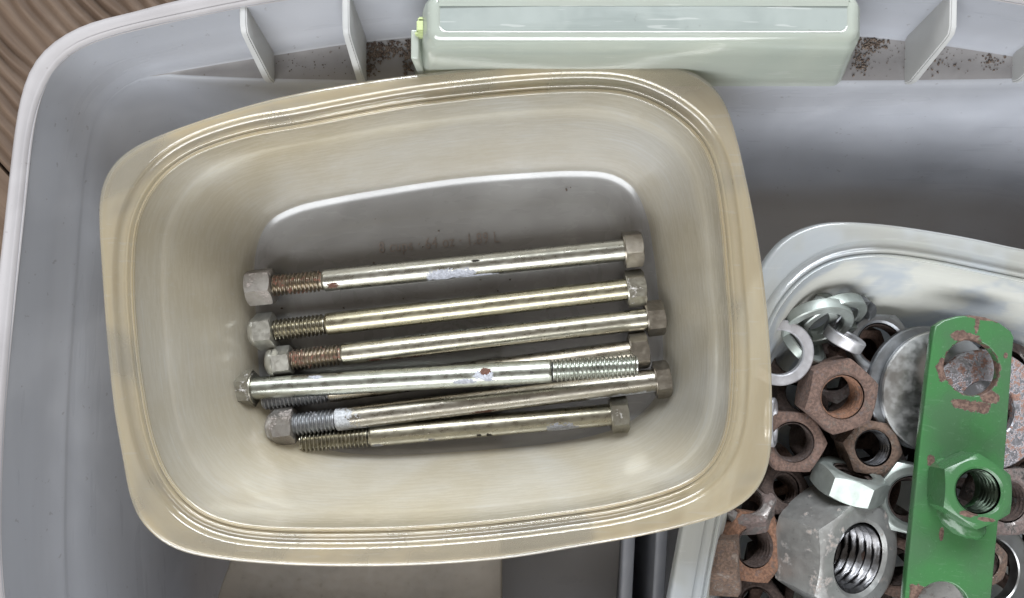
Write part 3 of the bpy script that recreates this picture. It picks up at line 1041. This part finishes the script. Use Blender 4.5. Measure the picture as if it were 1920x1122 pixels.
bolt((564, 829, Z0 + .0052), (1177, 775, Z0 + .0074), "short pitted bolt without a nut, lowest in the tub",
     dict(thread=Pm(132), seed=8.4, roll=26, tmat=THREAD_D, hmat=HEAD_W, hh=Pm(31), col=(0.38, 0.355, 0.28), rust=0.10,
          patches=((Pm(455), Pm(520), 110, 34, 'paint'), (Pm(136), Pm(158), 122, 16, 'paint'), (Pm(240), Pm(256), 110, 12, 'paint'), (Pm(330), Pm(345), 112, 14, 'dark'), (Pm(350), Pm(362), 116, 14, 'dark'))))


# ------------------------------------------------------------------ nuts and washers in the right tub
RUST = metal("rusty_steel", (0.18, 0.145, 0.125), 0.55, (0.13, 0.10, 0.09), 0.72, (0.078, 0.050, 0.040), grime=0.4, seed=1, scale=0.8, grain=0.6)
RUST2 = metal("brown_rusty_steel", (0.22, 0.18, 0.155), 0.5, (0.15, 0.115, 0.095), 0.60, (0.090, 0.060, 0.045), grime=0.4, seed=21, scale=0.8, grain=0.6)
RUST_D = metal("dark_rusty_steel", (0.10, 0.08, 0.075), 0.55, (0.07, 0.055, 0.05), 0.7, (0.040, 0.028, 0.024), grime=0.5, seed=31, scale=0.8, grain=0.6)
GALV = metal("galvanised_steel", (0.45, 0.45, 0.435), 0.38, (0.37, 0.37, 0.36), 0.30, (0.17, 0.145, 0.13), grime=0.5, seed=41, scale=0.5, grain=0.35, metalness=0.75)
RUST_G = metal("grey_rusty_steel", (0.24, 0.22, 0.21), 0.45, (0.17, 0.15, 0.14), 0.52, (0.095, 0.072, 0.066), grime=0.4, seed=27, scale=0.6, grain=0.5)
RUST_O = metal("orange_rusty_steel", (0.20, 0.15, 0.12), 0.5, (0.15, 0.10, 0.08), 0.70, (0.125, 0.066, 0.042), grime=0.4, seed=29, scale=0.7, grain=0.6)
ZNUT = metal("zinc_plated_steel", (0.38, 0.41, 0.39), 0.42, (0.31, 0.345, 0.32), 0.0, grime=0.25, seed=51, scale=0.6, grain=0.06, metalness=0.75)
ZRING = metal("zinc_ring", (0.56, 0.555, 0.575), 0.36, (0.45, 0.445, 0.465), 0.0, grime=0.3, seed=61, scale=0.7, grain=0.06, metalness=0.7)
STHREAD = metal("steel_thread", (0.20, 0.20, 0.21), 0.32, (0.14, 0.135, 0.135), 0.12, (0.12, 0.10, 0.09), grime=0.4, seed=75, grain=0.1)
CHROME = metal("polished_washer", (0.50, 0.50, 0.495), 0.34, (0.47, 0.47, 0.465), 0.0, grime=0.10, seed=71, scale=0.4, grain=0.06)
DARKST = metal("dark_steel", (0.30, 0.31, 0.33), 0.36, (0.22, 0.23, 0.24), 0.12, (0.10, 0.08, 0.07), grime=0.45, seed=81, scale=0.4, metalness=0.8)
RUSTW = metal("rust_flecked_washer", (0.50, 0.50, 0.54), 0.42, (0.36, 0.35, 0.37), 0.46, (0.15, 0.085, 0.065), grime=0.5, seed=91, scale=1.1, grain=0.5)
_cache = {}


def nut_mesh(af, h, hole, pitch):
    key = ('nut', af, h, hole, pitch)
    if key in _cache:
        return _cache[key]
    m = 60
    rc = af / 2 * 0.97
    th = [2 * math.pi * i / m for i in range(m)]
    rh = [(af / 2) / math.cos(((t + math.pi / 6) % (math.pi / 3)) - math.pi / 6) for t in th]
    # soften the six corners
    rmax = af / 2 / math.cos(math.pi / 6)
    rh = [min(r, rmax * 0.992) for r in rh]
    cut = lambda r: max(0.0, r - rc) * 0.58
    rows = []
    cs = hole * 1.10
    for s in (-1, 1):
        rw = [[(cs if False else hole * 1.0, s * (h / 2 - (cs - hole) * 0.9)) for r in rh],
              [(cs, s * h / 2) for r in rh],
              [((cs + rc) / 2, s * h / 2) for r in rh],
              [(rc * 0.97, s * h / 2) for r in rh],
              [(rc, s * (h / 2 - 0.00012)) for r in rh],
              [(r, s * (h / 2 - 0.0002 - cut(r))) for r in rh]]
        rows += rw if s < 0 else rw[::-1]
    vs, fs = [], []
    for row in rows:
        for (r, z), t in zip(row, th):
            vs.append((r * math.cos(t), r * math.sin(t), z))
    for k in range(len(rows) - 1):
        for i in range(m):
            j = (i + 1) % m
            fs.append((k * m + j, k * m + i, (k + 1) * m + i, (k + 1) * m + j))
    fs = [f[::-1] for f in fs]
    me = mesh("hex_body", vs, fs)
    bm = bmesh.new()
    bm.from_mesh(me)
    bmesh.ops.recalc_face_normals(bm, faces=bm.faces[:])
    bm.to_mesh(me)
    bm.free()
    # thread: helix along x turned to z
    hx = helix("thread", -h / 2 + (cs - hole) * 0.9, h / 2 - (cs - hole) * 0.9, hole, -pitch * 0.42, pitch, m=40, per=6, inside=False)
    bm = bmesh.new()
    bm.from_mesh(hx)
    # drop the two end fans, turn to z, flip inward
    caps = [f for f in bm.faces if len(f.verts) == 3]
    bmesh.ops.delete(bm, geom=caps, context='FACES')
    bmesh.ops.rotate(bm, verts=bm.verts[:], cent=(0, 0, 0), matrix=Matrix.Rotation(R(-90), 3, 'Y'))
    # inside thread: shrink crests inward instead of outward
    for v in bm.verts:
        rr = math.hypot(v.co.x, v.co.y)
        if rr > 1e-6:
            k2 = (2 * hole - rr + 0.0) / rr
            v.co.x *= k2
            v.co.y *= k2
    bmesh.ops.reverse_faces(bm, faces=bm.faces[:])
    bm.to_mesh(hx)
    bm.free()
    _cache[key] = (me, hx)
    return _cache[key]


def nut(px, py, z, n, spin, afpx, hratio, holeratio, mat, label, name="hex_nut", group=None, tmat=None, pitch=0.0022, thread=True):
    p = at(px, py, z)
    af = afpx / ppm(z)
    h = af * hratio
    me, hx = nut_mesh(round(af, 5), round(h, 5), round(af / 2 * holeratio, 5), pitch)
    root = empty(name, p, quat_axis(n, spin) if isinstance(spin, tuple) else quat_to(n, spin))
    tag(root, label, "nut", group)
    b = me.copy()
    b.materials.clear()
    link("hex_body", b, mat, root, 26)
    if thread:
        t = hx.copy()
        t.materials.clear()
        link("thread", t, tmat or mat, root, 60)
    return root


def ring_mesh(name, ro, ri, th, bev=0.0004, gap=0.0, rise=0.0, dome=0.0, m=64):
    """washer; gap (deg) + rise (m) make a split lock washer, dome raises the middle"""
    full = gap <= 0
    prof = [(ri + bev, th / 2), (ri + (ro - ri) * 0.33, th / 2), (ri + (ro - ri) * 0.66, th / 2), (ro - bev, th / 2), (ro, th / 2 - bev), (ro, -th / 2 + bev), (ro - bev, -th / 2),
            (ri + bev, -th / 2), (ri, -th / 2 + bev), (ri, th / 2 - bev)]
    npf = len(prof)
    cnt = m if full else m + 1
    vs, fs = [], []
    for i in range(cnt):
        f = i / m
        t = 2 * math.pi * f if full else R(gap / 2) + (2 * math.pi - R(gap)) * f
        for r, z in prof:
            zz = z + rise * (f - 0.5) + dome * (1 - ((r - ri) / (ro - ri)) ** 2)
            vs.append((r * math.cos(t), r * math.sin(t), zz))
    for i in range(m):
        i2 = (i + 1) % cnt
        for k in range(npf):
            k2 = (k + 1) % npf
            fs.append((i * npf + k, i * npf + k2, i2 * npf + k2, i2 * npf + k))
    if not full:
        fs.append(tuple(range(npf)))
        fs.append(tuple(reversed(range(m * npf, m * npf + npf))))
    me = mesh(name, vs, fs)
    bm = bmesh.new()
    bm.from_mesh(me)
    bmesh.ops.recalc_face_normals(bm, faces=bm.faces[:])
    bm.to_mesh(me)
    bm.free()
    return me


def washer(px, py, z, n, spin, opx, ipx, th, mat, label, name="washer", gap=0.0, rise=0.0, dome=0.0, group=None):
    k = ppm(z)
    o = link(name, ring_mesh(name, opx / k, ipx / k, th, min(0.0005, th * 0.25), gap, rise, dome), mat, None, 35)
    o.location = at(px, py, z)
    o.rotation_mode = 'QUATERNION'
    o.rotation_quaternion = quat_to(n, spin)
    tag(o, label, "washer", group)
    return o


# top layer, as seen
washer(1461, 661, 0.0725, (-0.06, -0.05, 1), 0, 62, 42, 0.0042, ZRING, "pale flat zinc ring washer at the left rim of the nut tub", "flat_washer")
washer(1530, 606, 0.0690, (0.05, -0.80, 0.60), 200, 66, 48, 0.0056, ZNUT, "front split washer of the leaning pair above the rusty nuts", "split_washer", 10, 0.002)
washer(1558, 598, 0.0660, (0.22, -0.82, 0.55), 330, 66, 49, 0.0056, ZNUT, "rear split washer of the leaning pair, with its cut end showing", "split_washer", 10, 0.002)
washer(1508, 590, 0.0610, (-0.30, -0.62, 0.72), 60, 60, 43, 0.0050, ZNUT, "dull split washer hidden lowest in the leaning stack", "split_washer", 10, 0.002)
washer(1592, 604, 0.0600, (0.45, -0.60, 0.66), 20, 54, 38, 0.0046, DARKST, "dark split washer at the right end of the leaning stack", "split_washer", 10, 0.002)
washer(1502, 640, 0.0615, (0.62, 0.55, 0.55), 250, 52, 37, 0.0046, ZNUT, "small greenish split washer tucked under the leaning pair", "split_washer", 14, 0.002)
washer(1583, 636, 0.0690, (0.40, 0.84, 0.30), 90, 38, 24, 0.0052, ZRING, "small thick zinc washer standing on edge like a bar", "lock_washer")
nut(1644, 648, 0.0560, (-0.06, 0.20, 0.97), 12, 112, 0.36, 0.72, DARKST, "dark bluish steel nut with a wide bore behind the big washers", tmat=RUST_D, pitch=0.0018)
washer(1733, 728, 0.0600, (0.13, 0.02, 0.99), 0, 116, 30, 0.0032, DARKST, "dark steel washer behind the domed disc", "large_washer", dome=0.003)
washer(1757, 734, 0.0645, (0.13, -0.03, 0.99), 0, 114, 20, 0.0028, CHROME, "large domed polished steel disc left of the green plate", "domed_washer", dome=0.0045)
washer(1846, 768, 0.0715, (0.05, 0.06, 1.0), 0, 112, 54, 0.0040, RUSTW, "rust flecked round washer behind the green plate", "large_washer")
nut(1567, 740, 0.0700, (0.05, -0.05, 1.0), (math.cos(R(48)), math.sin(R(48)), 0), 126, 0.50, 0.66, RUST, "large rusty nut in the centre of the upper pile", tmat=RUST_O)
nut(1482, 826, 0.0640, (-0.10, 0.04, 1.0), 20, 108, 0.48, 0.70, RUST, "rusty nut partly hidden by the middle tub's rim", tmat=RUST_D)
washer(1446, 792, 0.0740, (0.90, 0.0, 0.42), 0, 46, 34, 0.0036, ZRING, "thin zinc washer on edge beside the middle tub's rim", "flat_washer")
nut(1627, 838, 0.0620, (0.02, 0.08, 1.0), 34, 98, 0.52, 0.70, RUST2, "brown rusty nut below the domed disc", tmat=STHREAD)
nut(1592, 904, 0.0690, (0.22, 0.92, 0.20), (-0.30, 0.0, 1.0), 118, 0.42, 0.60, ZNUT, "pale greenish zinc nut lying on its side", tmat=RUST_D)
nut(1566, 1030, 0.0660, (0.46, -0.04, 0.88), (-1.0, 0.06, 0.0), 204, 0.56, 0.64, GALV, "very large galvanised nut with a coarse shiny thread", tmat=STHREAD, pitch=0.0040)
nut(1703, 932, 0.0655, (-0.12, 0.02, 1.0), 0, 126, 0.42, 0.70, ZNUT, "zinc nut half covered by the green plate's left edge", tmat=RUST_D)
nut(1402, 1022, 0.0640, (0.26, 0.12, 0.95), 26, 124, 0.45, 0.62, RUST_O, "orange brown nut by the left wall of the nut tub", tmat=RUST_D)
nut(1352, 1056, 0.0725, (0.93, 0.05, 0.28), (0, 0.5, 0.87), 104, 0.66, 0.62, RUST2, "rusty nut on its side at the lower left rim", tmat=RUST_D)
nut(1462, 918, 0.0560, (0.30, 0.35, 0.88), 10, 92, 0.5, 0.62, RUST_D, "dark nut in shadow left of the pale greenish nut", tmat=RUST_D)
nut(1400, 950, 0.0610, (-0.25, 0.75, 0.60), 14, 96, 0.45, 0.62, RUST_G, "greyish rusty nut just under the middle tub's corner", tmat=RUST_D)
nut(1672, 1058, 0.0600, (-0.2, 0.1, 0.97), 8, 106, 0.48, 0.66, RUST, "rusty nut wedged between the galvanised nut and green plate", tmat=RUST_D)
nut(1874, 936, 0.0690, (0.10, 0.0, 1.0), 0, 122, 0.42, 0.64, RUST_G, "greyish rusty nut beneath the green welded nut", tmat=RUST_D)
washer(1838, 1066, 0.0640, (0.12, 0.05, 0.99), 0, 96, 62, 0.0060, CHROME, "shiny thick ring washer at the plate's lower right", "ring_washer", dome=0.002)
nut(1838, 1052, 0.0680, (0.20, 0.0, 0.98), 18, 82, 0.5, 0.62, RUST2, "small rusty nut inside the shiny ring washer", tmat=RUST_D)
washer(1770, 1128, 0.0700, (-0.08, -0.06, 1.0), 0, 52, 10, 0.0040, GALV, "grey disc showing through the plate's lower hole", "flat_washer")
nut(1935, 950, 0.0600, (0.2, -0.2, 0.96), 20, 104, 0.5, 0.66, GALV, "grey steel nut at the right edge of the picture", tmat=RUST_D)
nut(1505, 1128, 0.0540, (0.2, 0.4, 0.9), 5, 96, 0.5, 0.66, RUST_D, "dark nut below the galvanised nut's left corner", tmat=RUST_D)
nut(1420, 1128, 0.0580, (-0.3, 0.2, 0.9), 40, 92, 0.5, 0.62, RUST_D, "dark rusty nut at the bottom edge, left of centre of the pile", tmat=RUST_D)

# lower layers in the shade
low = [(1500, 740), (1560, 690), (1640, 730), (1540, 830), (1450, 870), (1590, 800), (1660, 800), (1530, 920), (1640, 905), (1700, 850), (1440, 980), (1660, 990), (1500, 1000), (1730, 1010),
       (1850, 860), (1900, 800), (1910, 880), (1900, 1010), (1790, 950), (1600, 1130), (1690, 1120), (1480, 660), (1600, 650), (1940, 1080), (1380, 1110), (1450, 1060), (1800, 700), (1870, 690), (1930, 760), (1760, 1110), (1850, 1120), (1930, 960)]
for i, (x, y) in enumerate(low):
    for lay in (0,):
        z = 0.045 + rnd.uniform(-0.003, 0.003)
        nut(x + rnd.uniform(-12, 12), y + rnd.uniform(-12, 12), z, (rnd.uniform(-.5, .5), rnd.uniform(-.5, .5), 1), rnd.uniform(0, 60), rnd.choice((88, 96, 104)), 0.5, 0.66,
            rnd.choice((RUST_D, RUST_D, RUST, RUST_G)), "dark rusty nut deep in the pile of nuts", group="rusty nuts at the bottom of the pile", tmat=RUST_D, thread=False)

# ------------------------------------------------------------------ green plate with a welded nut
def green_mat(name, chips, seed, k_hole=None):
    k = NT(name)
    ob = k.coords('Object', loc=(seed, seed, 0))
    raw = k.coords('Object')
    n1 = k.noise(ob, 130, 5, 0.65, 0.5)
    n2 = k.noise(ob, 700, 4, 0.65)
    n3 = k.noise(ob, 45, 3, 0.5)
    c = k.mix(k.ramp(n3, 0.35, 0.65), (0.040, 0.132, 0.046), (0.044, 0.106, 0.048))
    c = k.mix(k.ramp(n2, 0.62, 0.72, 0, 0.35), c, (0.14, 0.26, 0.15))
    rc = k.mix(k.ramp(n2, 0.38, 0.64), (0.060, 0.032, 0.024), (0.145, 0.088, 0.066))
    sp = k.n('ShaderNodeSeparateXYZ')
    k.l(raw, sp.inputs[0])
    mask = None
    edge = k.math('ADD', k.math('MULTIPLY', k.math('SUBTRACT', n1, 0.5), 2.2), k.math('MULTIPLY', k.math('SUBTRACT', n2, 0.5), 0.8))
    for (cx, cy, rx, ry) in chips:
        dx = k.math('DIVIDE', k.math('SUBTRACT', sp.outputs[0], cx), rx)
        dy = k.math('DIVIDE', k.math('SUBTRACT', sp.outputs[1], cy), ry)
        d = k.math('SQRT', k.math('ADD', k.math('POWER', dx, 2.0), k.math('POWER', dy, 2.0)))
        m = k.ramp(k.math('ADD', d, edge), 0.88, 1.0, 1.0, 0.0)
        mask = m if mask is None else k.math('MAXIMUM', mask, m)
    if k_hole:
        cx, cy, r = k_hole
        dx = k.math('SUBTRACT', sp.outputs[0], cx)
        dy = k.math('SUBTRACT', sp.outputs[1], cy)
        d = k.math('SQRT', k.math('ADD', k.math('MULTIPLY', dx, dx), k.math('MULTIPLY', dy, dy)))
        d = k.math('ADD', d, k.math('MULTIPLY', edge, 0.0026))
        m = k.ramp(d, r + 0.0001, r + 0.0006, 1.0, 0.0)
        mask = m if mask is None else k.math('MAXIMUM', mask, m)
    sm = k.ramp(n1, 0.69, 0.72)
    gl = k.ramp(k.noise(k.coords('Object', scale=(120, 900, 300), rot=(0, 0, 0.7 + seed)), 1.0, 2, 0.5), 0.66, 0.71)
    c = k.mix(k.math('MULTIPLY', gl, 0.12), c, (0.16, 0.27, 0.17))
    mask = sm if mask is None else k.math('MAXIMUM', mask, sm)
    c = k.mix(mask, c, rc)
    rg = k.math('ADD', k.ramp(n3, 0.3, 0.7, 0.18, 0.34), k.math('MULTIPLY', mask, 0.4))
    h = k.math('SUBTRACT', k.math('MULTIPLY', n2, 0.4), mask)
    return k.done(k.bsdf(c, rg, 0.0, k.bump(h, 0.5, 0.0004)))


# plate frame: local x across, y along (up the picture), tilted so its lower end is nearer the camera
zt_, zb_ = 0.0800, 0.0930
Ptop = at(1822, 600, zt_)
Pbot = at(1774, 1110, zb_)
ydir = (Ptop - Pbot).normalized()
xdir = Vector((1, 0, 0.02))
xdir = (xdir - ydir * xdir.dot(ydir)).normalized()
zdir = xdir.cross(ydir)
rot = Matrix((xdir, ydir, zdir)).transposed().to_quaternion()
plate = empty("green_plate", Pbot, rot)
tag(plate, "green painted steel plate with a welded nut, lying on the nut pile", "plate")
Lp = (Ptop - Pbot).length
inv = Matrix.LocRotScale(Pbot, rot, None).inverted()


def loc(px, py):
    """photo px -> local x, y on the plate plane (ray from the camera meets the plane)"""
    c = Vector((0, 0, H))
    d = at(px, py, 0) - c
    nn = zdir
    t = (Pbot - c).dot(nn) / d.dot(nn)
    q = inv @ (c + d * t)
    return q.x, q.y


outline_px = [(1692, 1120), (1706, 980), (1722, 820), (1736, 700), (1745, 632), (1749, 612), (1765, 601), (1790, 594), (1815, 592), (1842, 596), (1868, 606), (1890, 622), (1896, 634), (1893, 660),
              (1886, 760), (1878, 870), (1866, 980), (1853, 1120)]
outl = [loc(*p) for p in outline_px]
low_l, low_r = loc(1688, 1175), loc(1848, 1175)
end = [low_r, (low_r[0] - 0.006, low_r[1] - 0.012), ((low_l[0] + low_r[0]) / 2, low_r[1] - 0.017), (low_l[0] + 0.006, low_l[1] - 0.012), low_l]
hx_, hy_ = loc(1817, 690)
hr = abs(loc(1869, 690)[0] - loc(1765, 690)[0]) / 2
bxx, byy = loc(1764, 1140)
hole1 = [(hx_ + a, hy_ + b) for a, b in circle(0, 0, hr, hr * 1.02, 48)]
hole2 = circle(bxx, byy, hr * 0.94, hr * 0.94, 48)
mp = curve_plate("plate", [outl + end, hole1, hole2, circle(*loc(1793, 913), 0.0086, n=40)], 0.0044)
c1, c2, c3, c4 = loc(1808, 634), loc(1765, 690), loc(1815, 762), loc(1720, 1110)
c5, c6, c7 = loc(1880, 668), loc(1850, 745), loc(1740, 862)
GREEN = green_mat("green_chipped_paint", [(c1[0], c1[1], 0.0065, 0.0024), (c2[0], c2[1], 0.0028, 0.0052), (c3[0], c3[1], 0.0085, 0.0026), (c4[0], c4[1], 0.005, 0.004), (c5[0], c5[1], 0.001, 0.0014), (c6[0], c6[1], 0.004, 0.0026),
                                           (c7[0], c7[1], 0.0016, 0.0022), (loc(1836, 597)[0], loc(1836, 597)[1], 0.010, 0.0011), (loc(1826, 612)[0], loc(1826, 612)[1], 0.0012, 0.0040), (loc(1760, 1000)[0], loc(1760, 1000)[1], 0.0008, 0.0026), (loc(1862, 600)[0], loc(1862, 600)[1], 0.0024, 0.0010)], 0.3, (hx_, hy_, hr))
link("plate", mp, GREEN, plate, 35)
GREEN2 = green_mat("green_nut_paint", [(-0.004, -0.009, 0.004, 0.0012), (0.003, -0.0105, 0.004, 0.001)], 0.9)
DARKT = metal("green_thread", (0.10, 0.13, 0.10), 0.35, (0.05, 0.07, 0.05), 0.0, seed=14)
gx, gy = loc(1793, 913)
naf, nh = 0.0258, 0.0150
me_, hx2 = nut_mesh(naf, nh, 0.0088, 0.0024)
no = link("nut", me_.copy(), GREEN2, plate, 26)
no.location = (gx, gy, 0.0022 + nh / 2 - 0.0002)
no.rotation_euler = (0, 0, R(4))
no["label"] = "green painted nut welded to the plate"
link("thread", hx2.copy(), DARKT, no, 60)
# weld beads
for (px, py, a, b, c_, rz) in ((1798, 976, 0.0105, 0.0060, 0.0042, -20), (1752, 880, 0.0055, 0.0030, 0.0024, 60)):
    wx, wy = loc(px, py)
    bm = bmesh.new()
    bmesh.ops.create_icosphere(bm, subdivisions=4, radius=1.0)
    for v in bm.verts:
        k2 = 1 + 0.10 * mnoise.noise(v.co * 2.3 + Vector((px, 0, 0))) + 0.05 * mnoise.noise(v.co * 7)
        v.co = Vector((v.co.x * a, v.co.y * b, v.co.z * c_)) * k2
    w = link("weld_bead", bm_mesh("weld_bead", bm), GREEN2, plate, 180)
    w.location = (wx, wy, 0.0020)
    w.rotation_euler = (0, 0, R(rz))
